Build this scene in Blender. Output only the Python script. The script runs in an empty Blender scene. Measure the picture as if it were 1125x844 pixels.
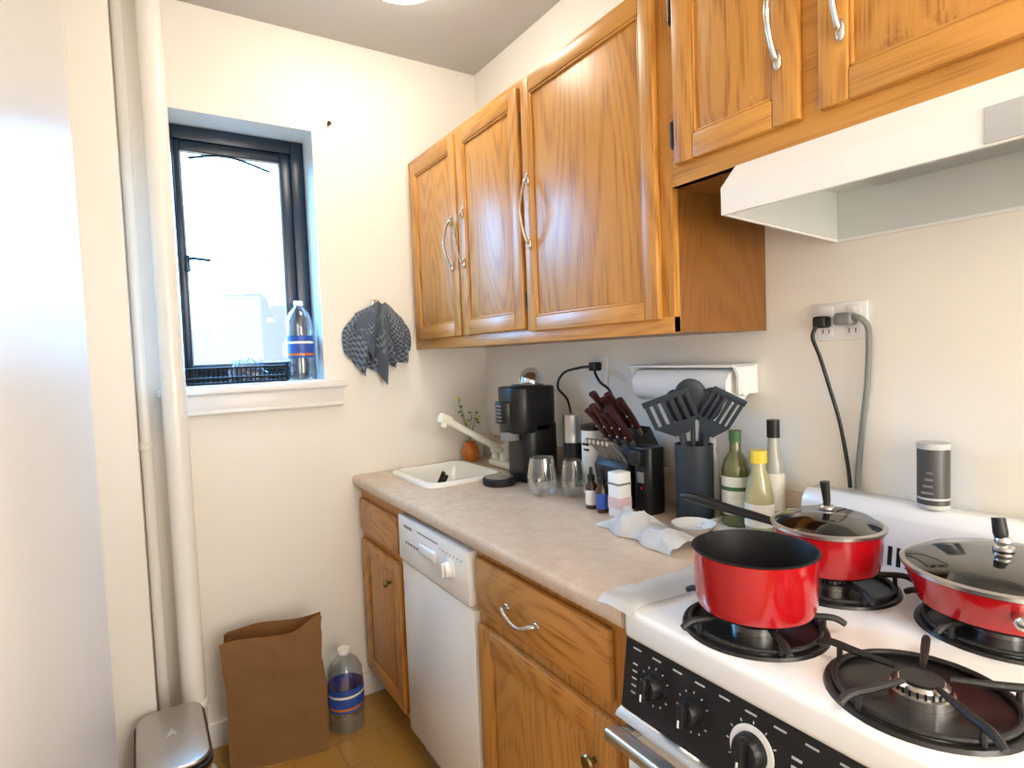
import bpy, bmesh, math, random
from mathutils import Vector, Matrix, noise
random.seed(7)
XR=1.342; YB=2.33; ZC=2.62; XL=-0.085; YN=-1.7
sc=bpy.context.scene
sc.view_settings.view_transform='Standard'
sc.view_settings.look='None'
sc.view_settings.exposure=0.0

# ---------------------------------------------------------------- materials
def newmat(name):
    m=bpy.data.materials.new(name); m.use_nodes=True
    nt=m.node_tree; nt.nodes.clear()
    out=nt.nodes.new('ShaderNodeOutputMaterial')
    return m,nt,out
def nd(nt,t,**kw):
    n=nt.nodes.new(t)
    for k,v in kw.items():
        if k in n.inputs.keys(): n.inputs[k].default_value=v
        else: setattr(n,k,v)
    return n
def C(c): return (c[0],c[1],c[2],1)
def mixc(nt,fac,a,b):
    m=nt.nodes.new('ShaderNodeMix'); m.data_type='RGBA'
    if hasattr(fac,'links'): nt.links.new(fac,m.inputs[0])
    else: m.inputs[0].default_value=fac
    for i,v in ((6,a),(7,b)):
        if hasattr(v,'links'): nt.links.new(v,m.inputs[i])
        else: m.inputs[i].default_value=C(v)
    return m.outputs[2]
def pm(name,col,rough=.5,metal=0,var=.06,scale=12,bump=0,bscale=80,coat=0,spec=.5,trans=0):
    m,nt,out=newmat(name)
    b=nd(nt,'ShaderNodeBsdfPrincipled',Roughness=rough,Metallic=metal)
    b.inputs['Coat Weight'].default_value=coat
    b.inputs['Coat Roughness'].default_value=.08
    b.inputs['Specular IOR Level'].default_value=spec
    tc=nd(nt,'ShaderNodeTexCoord')
    n=nd(nt,'ShaderNodeTexNoise',Scale=scale,Detail=3.0)
    nt.links.new(tc.outputs['Object'],n.inputs['Vector'])
    c=mixc(nt,n.outputs[0],[x*(1-var) for x in col],[min(1,x*(1+var)) for x in col])
    nt.links.new(c,b.inputs['Base Color'])
    if bump:
        n2=nd(nt,'ShaderNodeTexNoise',Scale=bscale,Detail=3.0)
        nt.links.new(tc.outputs['Object'],n2.inputs['Vector'])
        bp=nd(nt,'ShaderNodeBump',Strength=bump,Distance=.004)
        nt.links.new(n2.outputs[0],bp.inputs['Height']); nt.links.new(bp.outputs[0],b.inputs['Normal'])
    nt.links.new(b.outputs[0],out.inputs[0])
    return m
def oak(name,grain,light=(.66,.31,.062),dark=(.38,.145,.021),seed=0,pore=1.0):
    m,nt,out=newmat(name)
    b=nd(nt,'ShaderNodeBsdfPrincipled',Roughness=.38)
    b.inputs['Coat Weight'].default_value=.12; b.inputs['Coat Roughness'].default_value=.25
    tc=nd(nt,'ShaderNodeTexCoord')
    def mp(s):
        k=nd(nt,'ShaderNodeMapping'); k.inputs['Scale'].default_value=s; k.inputs['Location'].default_value=(seed,seed*1.7,seed*.6)
        nt.links.new(tc.outputs['Object'],k.inputs[0]); return k.outputs[0]
    if grain=='z': s1=(3,4.5,.75); s2=(230,230,6); s3=(2,2.2,.7)
    elif grain=='y': s1=(3,.75,4.5); s2=(230,6,230); s3=(2,.7,2.2)
    n1=nd(nt,'ShaderNodeTexNoise',Scale=1.0,Detail=1.4,Roughness=.35); nt.links.new(mp(s1),n1.inputs['Vector'])
    mul=nd(nt,'ShaderNodeMath',operation='MULTIPLY'); mul.inputs[1].default_value=150; nt.links.new(n1.outputs[0],mul.inputs[0])
    sn=nd(nt,'ShaderNodeMath',operation='SINE'); nt.links.new(mul.outputs[0],sn.inputs[0])
    r1=nd(nt,'ShaderNodeMapRange'); r1.inputs[1].default_value=-.4; r1.inputs[2].default_value=1; nt.links.new(sn.outputs[0],r1.inputs[0])
    n2=nd(nt,'ShaderNodeTexNoise',Scale=1.0,Detail=3.0); nt.links.new(mp(s2),n2.inputs['Vector'])
    r2=nd(nt,'ShaderNodeMapRange'); r2.inputs[1].default_value=.36; r2.inputs[2].default_value=.66; nt.links.new(n2.outputs[0],r2.inputs[0])
    m2=nd(nt,'ShaderNodeMath',operation='MULTIPLY'); nt.links.new(r1.outputs[0],m2.inputs[0]); nt.links.new(r2.outputs[0],m2.inputs[1])
    m2b=nd(nt,'ShaderNodeMath',operation='MULTIPLY'); nt.links.new(m2.outputs[0],m2b.inputs[0]); m2b.inputs[1].default_value=.9*pore
    m3=nd(nt,'ShaderNodeMath',operation='MULTIPLY_ADD'); nt.links.new(r2.outputs[0],m3.inputs[0]); m3.inputs[1].default_value=.20; nt.links.new(m2b.outputs[0],m3.inputs[2]); m3.use_clamp=True
    n3=nd(nt,'ShaderNodeTexNoise',Scale=1.0,Detail=2.0); nt.links.new(mp(s3),n3.inputs['Vector'])
    lt2=mixc(nt,n3.outputs[0],[x*.88 for x in light],[x*1.1 for x in light])
    c=mixc(nt,m3.outputs[0],lt2,dark)
    nt.links.new(c,b.inputs['Base Color'])
    bp=nd(nt,'ShaderNodeBump',Strength=.12,Distance=.002); nt.links.new(m3.outputs[0],bp.inputs['Height']); nt.links.new(bp.outputs[0],b.inputs['Normal'])
    nt.links.new(b.outputs[0],out.inputs[0])
    return m
def clear(name,tint=(.95,.97,.97),fac=.12,rough=.03):
    m,nt,out=newmat(name)
    t=nd(nt,'ShaderNodeBsdfTransparent'); t.inputs[0].default_value=C(tint)
    g=nd(nt,'ShaderNodeBsdfGlossy',Roughness=rough); g.inputs[0].default_value=(1,1,1,1)
    lw=nd(nt,'ShaderNodeLayerWeight',Blend=.35)
    r=nd(nt,'ShaderNodeMapRange'); r.inputs[3].default_value=fac*.4; r.inputs[4].default_value=min(1,fac*4)
    nt.links.new(lw.outputs['Facing'],r.inputs[0])
    mx=nd(nt,'ShaderNodeMixShader'); nt.links.new(r.outputs[0],mx.inputs[0]); nt.links.new(t.outputs[0],mx.inputs[1]); nt.links.new(g.outputs[0],mx.inputs[2])
    nt.links.new(mx.outputs[0],out.inputs[0]); return m

M={}
M['oakz']=oak('oak_vertical','z'); M['oaky']=oak('oak_horizontal','y',seed=3,pore=.7)
M['oakzl']=oak('oak_lower_vertical','z',(.56,.25,.055),(.33,.12,.020),5); M['oakyl']=oak('oak_lower_horizontal','y',(.56,.25,.055),(.33,.12,.020),9)
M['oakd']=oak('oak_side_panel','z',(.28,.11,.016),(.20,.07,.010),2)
M['wall']=pm('wall_paint_cream',(.88,.84,.765),.45,0,.015,3,.15,35)
M['wallg']=pm('wall_paint_gloss',(.88,.86,.82),.22,0,.015,2,.10,14)
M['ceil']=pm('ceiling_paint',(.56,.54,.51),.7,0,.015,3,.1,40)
M['trim']=pm('trim_paint_white',(.88,.86,.83),.3,0,.02)
M['pipe']=pm('pipe_paint_cream',(.88,.86,.81),.25,0,.02)
M['white']=pm('white_enamel',(.88,.88,.87),.18,0,.01,coat=.3)
M['whitep']=pm('white_plastic',(.87,.87,.86),.35,0,.02)
M['hood']=pm('hood_white',(.85,.85,.83),.3,0,.02)
M['hoodin']=pm('hood_inside',(.66,.68,.66),.35,.1,.05)
M['grey']=pm('grey_plastic',(.22,.22,.22),.4)
M['ltgrey']=pm('light_grey',(.55,.55,.54),.4)
M['black']=pm('black_plastic',(.008,.008,.009),.38,spec=.4)
M['blackm']=pm('black_matte',(.015,.015,.017),.55,spec=.3)
M['blackw']=pm('black_window_frame',(.006,.020,.042),.30)
M['iron']=pm('cast_iron',(.012,.011,.011),.5,0,.2,40,.3,200)
M['bowl']=pm('drip_bowl_black',(.012,.010,.010),.28,0,.2)
M['steel']=pm('brushed_steel',(.64,.63,.62),.28,1,.05,60)
M['lidsteel']=pm('trash_can_steel',(.48,.46,.44),.38,1,.05,60)
M['chrome']=pm('chrome',(.8,.8,.8),.1,1,.02)
M['nickel']=pm('satin_nickel',(.60,.58,.54),.25,1,.05)
M['brass']=pm('antique_brass',(.25,.19,.09),.3,1,.1)
M['red']=pm('red_enamel',(.40,.004,.008),.16,0,.06,coat=.5)
M['potin']=pm('nonstick_coating',(.010,.010,.011),.5,0,.2,spec=.25)
M['sink']=pm('sink_enamel',(.90,.88,.82),.15,0,.02,coat=.4)
M['faucet']=pm('faucet_cream_plastic',(.90,.87,.76),.25,0,.02)
M['slate']=pm('slate_nylon',(.026,.036,.048),.45,spec=.4)
M['knifeh']=pm('rosewood_handle',(.055,.012,.008),.35,0,.3,60)
M['block']=pm('dark_knife_block',(.015,.010,.009),.45,0,.2)
M['orange']=pm('amber_vase',(.60,.17,.02),.15,0,.1)
M['leaf']=pm('leaf_green',(.16,.26,.07),.5,0,.3,40)
M['petal']=pm('petal_yellow',(.8,.6,.08),.5)
M['paper']=pm('paper_white',(.90,.90,.90),.8,0,.02,30,.3,60)
M['waxp']=pm('wax_paper',(.89,.87,.83),.45,0,.04,20,.3,50)
M['kraft']=pm('kraft_paper',(.41,.215,.085),.75,0,.08,9,.6,25)
M['oil']=pm('olive_oil_bottle_glass',(.13,.14,.045),.08,0,.35,14,coat=.6)
M['oill']=pm('oil_pale_glass',(.46,.42,.22),.1,0,.2,coat=.5)
M['vinegar']=pm('frosted_bottle_glass',(.42,.42,.38),.15,0,.1)
M['yellow']=pm('yellow_cap',(.85,.62,.06),.35)
M['label']=pm('cream_label',(.82,.80,.70),.6,0,.15,60)
M['labelg']=pm('green_label',(.06,.15,.06),.6,0,.3,60)
M['labelb']=pm('blue_label',(.03,.09,.42),.4,0,.5,25)
M['labelp']=pm('pink_label',(.75,.55,.55),.6)
M['amberb']=pm('brown_bottle',(.05,.018,.006),.12)
M['cord']=pm('grey_cord',(.20,.21,.20),.5)
M['can']=pm('canister_grey',(.09,.09,.09),.3,.4)
M['glass']=clear('clear_glass',(.93,.95,.95),.16)
M['pane']=clear('window_pane',(.97,.98,1),.03)
M['pet']=clear('water_bottle_plastic',(.84,.91,.95),.18,.08)
M['lidg']=clear('lid_glass',(.30,.31,.32),.14,.06)
M['basketb']=pm('wire_black',(.006,.006,.006),.5,spec=.2)
M['bagp']=clear('plastic_bag',(.75,.85,.95),.2,.25)
M['hinge']=pm('black_hinge',(.02,.018,.015),.4)

def countermat():
    m,nt,out=newmat('laminate_counter')
    b=nd(nt,'ShaderNodeBsdfPrincipled',Roughness=.25)
    tc=nd(nt,'ShaderNodeTexCoord')
    n1=nd(nt,'ShaderNodeTexNoise',Scale=22.0,Detail=6.0,Roughness=.7); nt.links.new(tc.outputs['Object'],n1.inputs['Vector'])
    r=nd(nt,'ShaderNodeValToRGB'); r.color_ramp.elements[0].position=.3; r.color_ramp.elements[0].color=(.59,.44,.32,1); r.color_ramp.elements[1].position=.7; r.color_ramp.elements[1].color=(.70,.56,.43,1)
    nt.links.new(n1.outputs[0],r.inputs[0])
    v=nd(nt,'ShaderNodeTexNoise',Scale=260.0,Detail=2.0); nt.links.new(tc.outputs['Object'],v.inputs['Vector'])
    rr=nd(nt,'ShaderNodeMapRange'); rr.inputs[1].default_value=.55; rr.inputs[2].default_value=.75; rr.inputs[4].default_value=.35; nt.links.new(v.outputs[0],rr.inputs[0])
    c=mixc(nt,rr.outputs[0],r.outputs[0],(.42,.29,.19))
    nt.links.new(c,b.inputs['Base Color']); nt.links.new(b.outputs[0],out.inputs[0]); return m
M['counter']=countermat()
def floormat():
    m,nt,out=newmat('floor_vinyl_wood')
    b=nd(nt,'ShaderNodeBsdfPrincipled',Roughness=.3)
    tc=nd(nt,'ShaderNodeTexCoord')
    br=nd(nt,'ShaderNodeTexBrick'); br.offset=.5
    br.inputs['Scale'].default_value=3.3; br.inputs['Color1'].default_value=(.44,.22,.045,1); br.inputs['Color2'].default_value=(.36,.17,.032,1); br.inputs['Mortar'].default_value=(.18,.08,.02,1)
    br.inputs['Mortar Size'].default_value=.008; br.inputs['Row Height'].default_value=.5; br.inputs['Brick Width'].default_value=.5
    nt.links.new(tc.outputs['Object'],br.inputs['Vector'])
    n=nd(nt,'ShaderNodeTexNoise',Scale=14.0,Detail=5.0); nt.links.new(tc.outputs['Object'],n.inputs['Vector'])
    c=mixc(nt,n.outputs[0],(.44,.24,.06),br.outputs[0])
    nt.links.new(c,b.inputs['Base Color']); nt.links.new(b.outputs[0],out.inputs[0]); return m
M['floor']=floormat()
def towelmat(name,sc_,solid):
    m,nt,out=newmat(name)
    b=nd(nt,'ShaderNodeBsdfPrincipled',Roughness=.9)
    uv=nd(nt,'ShaderNodeUVMap')
    ch=nd(nt,'ShaderNodeTexChecker',Scale=sc_); ch.inputs[1].default_value=(.42,.46,.51,1); ch.inputs[2].default_value=(.13,.18,.27,1)
    nt.links.new(uv.outputs[0],ch.inputs[0])
    n=nd(nt,'ShaderNodeTexNoise',Scale=3.0); nt.links.new(uv.outputs[0],n.inputs['Vector'])
    r=nd(nt,'ShaderNodeMapRange'); r.inputs[1].default_value=solid; r.inputs[2].default_value=solid+.03; nt.links.new(n.outputs[0],r.inputs[0])
    c=mixc(nt,r.outputs[0],ch.outputs[0],(.19,.235,.30))
    nt.links.new(c,b.inputs['Base Color']); nt.links.new(b.outputs[0],out.inputs[0]); return m
M['towel']=towelmat('checked_cotton',18.0,.60)
M['towel2']=towelmat('grey_blue_cotton',18.0,.42)
def emis(name,col,s):
    m,nt,out=newmat(name); e=nd(nt,'ShaderNodeEmission'); e.inputs[0].default_value=C(col); e.inputs[1].default_value=s
    nt.links.new(e.outputs[0],out.inputs[0]); return m

# ---------------------------------------------------------------- builder
class B:
    def __init__(s,name): s.name=name; s.bm=bmesh.new(); s.mats=[]; s.uv=False
    def idx(s,m):
        m=M[m] if isinstance(m,str) else m
        if m not in s.mats: s.mats.append(m)
        return s.mats.index(m)
    def merge(s,t,mat,mtx=None,recalc=True):
        if recalc: bmesh.ops.recalc_face_normals(t,faces=t.faces[:])
        i=s.idx(mat)
        for f in t.faces: f.material_index=i; f.smooth=True
        if mtx is not None: t.transform(mtx)
        me=bpy.data.meshes.new('tmp'); t.to_mesh(me); t.free(); s.bm.from_mesh(me); bpy.data.meshes.remove(me)
    def box(s,x0,x1,y0,y1,z0,z1,mat,bev=0,seg=2,mtx=None):
        t=bmesh.new(); bmesh.ops.create_cube(t,size=1)
        for v in t.verts: v.co=Vector(((x0+x1)/2+v.co.x*(x1-x0),(y0+y1)/2+v.co.y*(y1-y0),(z0+z1)/2+v.co.z*(z1-z0)))
        if bev: bmesh.ops.bevel(t,geom=t.edges[:],offset=bev,segments=seg,affect='EDGES',profile=.5)
        s.merge(t,mat,mtx)
    def vbox(s,x0,x1,y0,y1,z0,z1,mat,rad,seg=6,bev=0,mtx=None):  # vertical edges rounded
        t=bmesh.new(); bmesh.ops.create_cube(t,size=1)
        for v in t.verts: v.co=Vector(((x0+x1)/2+v.co.x*(x1-x0),(y0+y1)/2+v.co.y*(y1-y0),(z0+z1)/2+v.co.z*(z1-z0)))
        ve=[e for e in t.edges if abs(e.verts[0].co.z-e.verts[1].co.z)>1e-5]
        bmesh.ops.bevel(t,geom=ve,offset=rad,segments=seg,affect='EDGES',profile=.5)
        if bev:
            he=[e for e in t.edges if abs(e.verts[0].co.z-e.verts[1].co.z)<1e-5]
            bmesh.ops.bevel(t,geom=he,offset=bev,segments=2,affect='EDGES',profile=.5)
        s.merge(t,mat,mtx)
    def prism(s,poly,y0,y1,mat,plane='xz',bev=0,mtx=None):
        t=bmesh.new()
        def P(a,b,c): return (a,c,b) if plane=='xz' else ((c,a,b) if plane=='yz' else (a,b,c))
        v0=[t.verts.new(P(a,b,y0)) for a,b in poly]; v1=[t.verts.new(P(a,b,y1)) for a,b in poly]
        t.faces.new(v0); t.faces.new(v1[::-1]); n=len(poly)
        for i in range(n): t.faces.new((v0[i],v0[(i+1)%n],v1[(i+1)%n],v1[i]))
        if bev: bmesh.ops.bevel(t,geom=t.edges[:],offset=bev,segments=2,affect='EDGES',profile=.5)
        s.merge(t,mat,mtx)
    def lathe(s,prof,c,mat,seg=32,mtx=None,sx=1,sy=1):
        t=bmesh.new(); rings=[]
        for r,z in prof:
            rings.append([t.verts.new((c[0]+r*sx*math.cos(2*math.pi*k/seg),c[1]+r*sy*math.sin(2*math.pi*k/seg),c[2]+z)) for k in range(seg)])
        for a,b in zip(rings,rings[1:]):
            for k in range(seg): t.faces.new((a[k],a[(k+1)%seg],b[(k+1)%seg],b[k]))
        bmesh.ops.remove_doubles(t,verts=t.verts[:],dist=1e-6)
        s.merge(t,mat,mtx)
    def cyl(s,c,r,h,mat,seg=28,mtx=None,bev=0):
        if bev: p=[(0,0),(r-bev,0),(r,bev),(r,h-bev),(r-bev,h),(0,h)]
        else: p=[(0,0),(r,0),(r,h),(0,h)]
        s.lathe(p,c,mat,seg,mtx)
    def axcyl(s,a,b,r,mat,seg=20,r2=None):
        a=Vector(a); b=Vector(b); d=b-a; q=Vector((0,0,1)).rotation_difference(d).to_matrix().to_4x4()
        r2=r if r2 is None else r2
        s.lathe([(0,0),(r,0),(r2,d.length),(0,d.length)],(0,0,0),mat,seg,Matrix.Translation(a)@q)
    def tube(s,pts,r,mat,seg=10,sub=6,flat=1.0):
        P=[Vector(p) for p in pts]; n=len(P)
        R=r if isinstance(r,(list,tuple)) else [r]*n
        Q=[];RR=[]
        for i in range(n-1):
            p0=P[max(i-1,0)];p1=P[i];p2=P[i+1];p3=P[min(i+2,n-1)]
            for k in range(sub):
                t=k/sub
                Q.append(.5*((2*p1)+(p2-p0)*t+(2*p0-5*p1+4*p2-p3)*t*t+(3*p1-p0-3*p2+p3)*t**3)); RR.append(R[i]*(1-t)+R[i+1]*t)
        Q.append(P[-1]);RR.append(R[-1])
        t=bmesh.new(); rings=[]
        T=(Q[1]-Q[0]).normalized(); N=T.orthogonal().normalized()
        if abs(T.z)<.9: N=(Vector((0,0,1))-T*T.z).normalized()
        for i,q in enumerate(Q):
            T2=(Q[min(i+1,len(Q)-1)]-Q[max(i-1,0)]).normalized()
            N=(N-T2*N.dot(T2)).normalized(); Bn=T2.cross(N)
            rings.append([t.verts.new(q+(N*math.cos(a)*flat+Bn*math.sin(a))*RR[i]) for a in [2*math.pi*k/seg for k in range(seg)]])
        for a,b in zip(rings,rings[1:]):
            for k in range(seg): t.faces.new((a[k],a[(k+1)%seg],b[(k+1)%seg],b[k]))
        t.faces.new(rings[0]); t.faces.new(rings[-1])
        s.merge(t,mat)
    def ell(s,c,rx,ry,rz,mat,mtx=None,seg=20):
        t=bmesh.new(); bmesh.ops.create_uvsphere(t,u_segments=seg,v_segments=seg//2,radius=1)
        t.transform(Matrix.Translation(c)@(mtx or Matrix())@Matrix.Diagonal((rx,ry,rz,1)))
        s.merge(t,mat)
    def surf(s,fn,nu,nv,mat,thick=0,closed=False):
        t=bmesh.new(); uvl=t.loops.layers.uv.new('UVMap')
        g=[[t.verts.new(fn(i/nu,j/nv)) for i in range(nu+(0 if closed else 1))] for j in range(nv+1)]
        for j in range(nv):
            for i in range(nu):
                i2=(i+1)%nu if closed else i+1
                f=t.faces.new((g[j][i],g[j][i2],g[j+1][i2],g[j+1][i]))
                for l,(a,b) in zip(f.loops,((i,j),(i+1,j),(i+1,j+1),(i,j+1))): l[uvl].uv=(a/nu,b/nv)
        if thick: bmesh.ops.solidify(t,geom=t.faces[:],thickness=thick)
        s.merge(t,mat,recalc=not thick)
    def done(s,ang=35,bevel=0):
        me=bpy.data.meshes.new(s.name); 
        vs=[v.co for v in s.bm.verts]
        c=Vector([(min(v[i] for v in vs)+max(v[i] for v in vs))/2 for i in range(3)])
        c.z=min(v.z for v in vs)
        bmesh.ops.translate(s.bm,verts=s.bm.verts[:],vec=-c)
        s.bm.to_mesh(me); s.bm.free()
        for m in s.mats: me.materials.append(m)
        me.set_sharp_from_angle(angle=math.radians(ang))
        o=bpy.data.objects.new(s.name,me); o.location=c; sc.collection.objects.link(o)
        return o

# ---------------------------------------------------------------- room shell
b=B('floor'); b.box(-.35,XR+.2,YN-.1,YB+.3,-.1,0,'floor'); b.done()
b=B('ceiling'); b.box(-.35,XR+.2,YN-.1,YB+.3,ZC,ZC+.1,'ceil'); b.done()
b=B('wall_right'); b.box(XR,XR+.2,YN,YB+.25,0,ZC,'wall'); b.done()
nx0,nx1,nz0,nz1=.10,1.20,.75,2.15
b=B('wall_near'); b.box(-.35,nx0,YN-.1,YN,0,ZC,'wall'); b.box(nx1,XR,YN-.1,YN,0,ZC,'wall'); b.box(nx0,nx1,YN-.1,YN,0,nz0,'wall'); b.box(nx0,nx1,YN-.1,YN,nz1,ZC,'wall'); b.done()
wx0,wx1,wz0,wz1=.13,.614,1.302,2.255
b=B('wall_back')
b.box(-.35,wx0,YB,YB+.28,0,ZC,'wall'); b.box(wx1,XR,YB,YB+.28,0,ZC,'wall')
b.box(wx0,wx1,YB,YB+.28,0,wz0,'wall'); b.box(wx0,wx1,YB,YB+.28,wz1,ZC,'wall'); b.done()
b=B('wall_left')
b.box(-.285,XL,YN,1.50,0,ZC,'wallg',.012,3)
b.box(-.35,-.25,1.45,YB,0,ZC,'wall')
b.box(-.26,-.012,2.06,YB,0,ZC,'wall',.006,2); b.done()
b=B('baseboard_back'); b.box(.0,.79,YB-.014,YB,0,.09,'trim',.003); b.done()

# window, rear fill light
def fr(x0,x1,z0,z1,w,y0,y1,m,wl=None,wr=None,wt=None,wb=None):
    wl=wl or w; wr=wr or w; wt=wt or w; wb=wb or w
    b.box(x0,x0+wl,y0,y1,z0,z1,m,.003); b.box(x1-wr,x1,y0,y1,z0,z1,m,.003)
    b.box(x0+wl,x1-wr,y0,y1,z0,z0+wb,m,.003); b.box(x0+wl,x1-wr,y0,y1,z1-wt,z1,m,.003)
b=B('window_1')
fy0,fy1=YB+.14,YB+.20
fr(wx0+.002,wx1-.002,wz0+.002,wz1-.002,.035,fy0,fy1+.03,'blackw',wl=.022,wr=.05,wt=.05)
fr(wx0+.024,wx1-.052,wz0+.037,wz1-.052,.035,fy0+.012,fy0+.045,'blackw',wl=.020,wr=.04,wt=.035)
fr(wx0+.044,wx1-.092,wz0+.072,wz1-.087,.006,fy0+.018,fy0+.035,'ltgrey')
b.box(wx0+.046,wx1-.09,fy0+.026,fy0+.030,wz0+.07,wz1-.085,'pane')
b.box(.170,.185,fy0-.012,fy0+.012,1.72,1.78,'blackw',.003); b.tube([(.178,fy0-.012,1.765),(.20,fy0-.03,1.765),(.25,fy0-.035,1.76)],.006,'blackw')
b.tube([(.20,fy0-.005,2.135),(.33,fy0-.012,2.155),(.48,fy0-.005,2.12)],.005,'blackw')
b.done()
b=B('trim_1')
b.box(.05,.69,YB-.05,YB,1.272,1.295,'trim',.004); b.box(.065,.675,YB-.022,YB,1.20,1.272,'trim',.004); b.box(.065,.675,YB-.03,YB,1.20,1.214,'trim',.003)
b.done()
b=B('fill_light_frame')   # added white frame and backing around the unseen fill light behind the camera
fr(nx0,nx1,nz0,nz1,.05,YN-.07,YN-.03,'trim'); b.box(nx0+.001,nx1-.001,YN-.095,YN-.075,nz0+.001,nz1-.001,'whitep')
b.done()
ld=bpy.data.lights.new('rear_fill','AREA'); ld.shape='RECTANGLE'; ld.size=nx1-nx0-.12; ld.size_y=nz1-nz0-.12; ld.energy=44; ld.color=(1.0,.945,.86)  # invented area light, added to brighten the lower room from the rear
lo=bpy.data.objects.new('rear_fill',ld); sc.collection.objects.link(lo); lo.location=((nx0+nx1)/2,YN-.05,(nz0+nz1)/2); lo.rotation_euler=(math.radians(90),0,0)

# pipes
b=B('steam_pipe')
b.cyl((.093,2.19,0),.036,ZC,'pipe',32); b.cyl((.093,2.19,0),.055,.012,'pipe',32,bev=.004); b.cyl((.093,2.19,.235),.041,.03,'pipe',32,bev=.006); b.done()
b=B('riser_pipe')
b.cyl((.008,2.285,0),.018,ZC,'pipe',24); b.cyl((.008,2.285,1.1),.022,.03,'pipe',24,bev=.004); b.done()
b=B('wall_nail'); b.axcyl((.68,YB,2.292),(.68,YB-.012,2.292),.005,'block'); b.ell((.68,YB-.014,2.292),.008,.005,.008,'block'); b.done()

def lamp(x,y,L):
    b=B('ceiling_lamp'); b.lathe([(0,0),(.17,0),(.175,-.012),(.165,-.03),(0,-.03)],(x,y,ZC),'white',40)
    e=emis('lamp_diffuser',(1,.92,.78),L)
    b.lathe([(.155,-.03),(.15,-.05),(.12,-.08),(.07,-.10),(.0,-.108)],(x,y,ZC),e,40); b.done()
lamp(.76,1.745,27); lamp(.62,-.75,66)

# ---------------------------------------------------------------- cabinets
def door(b,xf,y0,y1,z0,z1,mz,my,fw=.055,th=.018,raise_=True):
    x1=xf+th
    b.box(xf,x1,y0,y0+fw,z0,z1,mz,.004); b.box(xf,x1,y1-fw,y1,z0,z1,mz,.004)
    b.box(xf,x1,y0+fw,y1-fw,z0,z0+fw,my,.004); b.box(xf,x1,y0+fw,y1-fw,z1-fw,z1,my,.004)
    a0,a1,c0,c1=y0+fw,y1-fw,z0+fw,z1-fw
    for (p,q,r_,s_) in ((a0,a0+.006,c0,c1),(a1-.006,a1,c0,c1)): b.box(xf+.003,xf+.012,p,q,r_,s_,mz,.002)
    for (p,q,r_,s_) in ((a0,a1,c0,c0+.006),(a0,a1,c1-.006,c1)): b.box(xf+.003,xf+.012,p,q,r_,s_,my,.002)
    t=bmesh.new()
    sl=.022 if raise_ else .004; d1=.010; d0=.003 if raise_ else .008
    k=.006
    o=[(xf+d1,a0+k,c0+k),(xf+d1,a1-k,c0+k),(xf+d1,a1-k,c1-k),(xf+d1,a0+k,c1-k)]
    i=[(xf+d0,a0+k+sl,c0+k+sl),(xf+d0,a1-k-sl,c0+k+sl),(xf+d0,a1-k-sl,c1-k-sl),(xf+d0,a0+k+sl,c1-k-sl)]
    ov=[t.verts.new(p) for p in o]; iv=[t.verts.new(p) for p in i]
    bk=[t.verts.new((x1-.002,p[1],p[2])) for p in o]
    t.faces.new(iv); t.faces.new(bk)
    for n in range(4):
        t.faces.new((ov[n],ov[(n+1)%4],iv[(n+1)%4],iv[n])); t.faces.new((ov[n],ov[(n+1)%4],bk[(n+1)%4],bk[n]))
    b.merge(t,mz)
def vhandle(b,xf,y,z0,z1,mat='nickel'):
    zm=(z0+z1)/2; h=(z1-z0)
    b.tube([(xf,y,z0+.012),(xf-.012,y,z0+.012),(xf-.026,y,z0+h*.25),(xf-.034,y,zm),(xf-.026,y,z1-h*.25),(xf-.012,y,z1-.012),(xf,y,z1-.012)],[.006,.005,.0045,.0055,.0045,.005,.006],mat,10,6)
    b.ell((xf-.004,y,z0+.008),.005,.008,.018,mat); b.ell((xf-.004,y,z1-.008),.005,.008,.018,mat)
def hinge(b,xf,y,z):
    b.box(xf-.004,xf+.004,y-.006,y+.006,z-.03,z+.03,'hinge',.002); b.axcyl((xf-.005,y,z-.025),(xf-.005,y,z+.025),.004,'hinge',10)
XU=1.007; xd=XU-.019
b=B('upper_cabinet')
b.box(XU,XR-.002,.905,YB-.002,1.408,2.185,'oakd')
b.box(XU-.001,XU+.018,.903,YB-.002,1.408,2.185,'oakz')
b.box(XU-.003,XU+.018,.903,YB-.002,1.406,1.443,'oaky',.001); b.box(XU-.003,XU+.018,.903,YB-.002,2.155,2.185,'oaky',.001)
door(b,xd,1.885,2.285,1.447,2.16,'oakz','oaky',.05)
door(b,xd,1.475,1.872,1.447,2.16,'oakz','oaky',.05)
door(b,xd,.935,1.455,1.438,2.165,'oakz','oaky',.042,raise_=False)
vhandle(b,xd,1.925,1.69,1.87); vhandle(b,xd,1.835,1.69,1.88); vhandle(b,xd,1.425,1.685,1.885)
for y,z in ((1.464,2.06),(1.464,1.53)): hinge(b,xd+.012,y,z)
b.done()
b=B('upper_cabinet')
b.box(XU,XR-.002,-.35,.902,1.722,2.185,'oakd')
b.box(XU-.002,XU+.018,-.35,.902,1.722,2.185,'oaky')
door(b,xd,.600,.880,1.762,2.165,'oakz','oaky',.05)
door(b,xd,.170,.565,1.762,2.165,'oakz','oaky',.05)
door(b,xd,-.30,.140,1.762,2.165,'oakz','oaky',.05)
vhandle(b,xd,.635,1.865,2.03); vhandle(b,xd,.525,1.865,2.03)
for z in (1.83,2.09): hinge(b,xd+.012,.889,z)
b.done()

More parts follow.
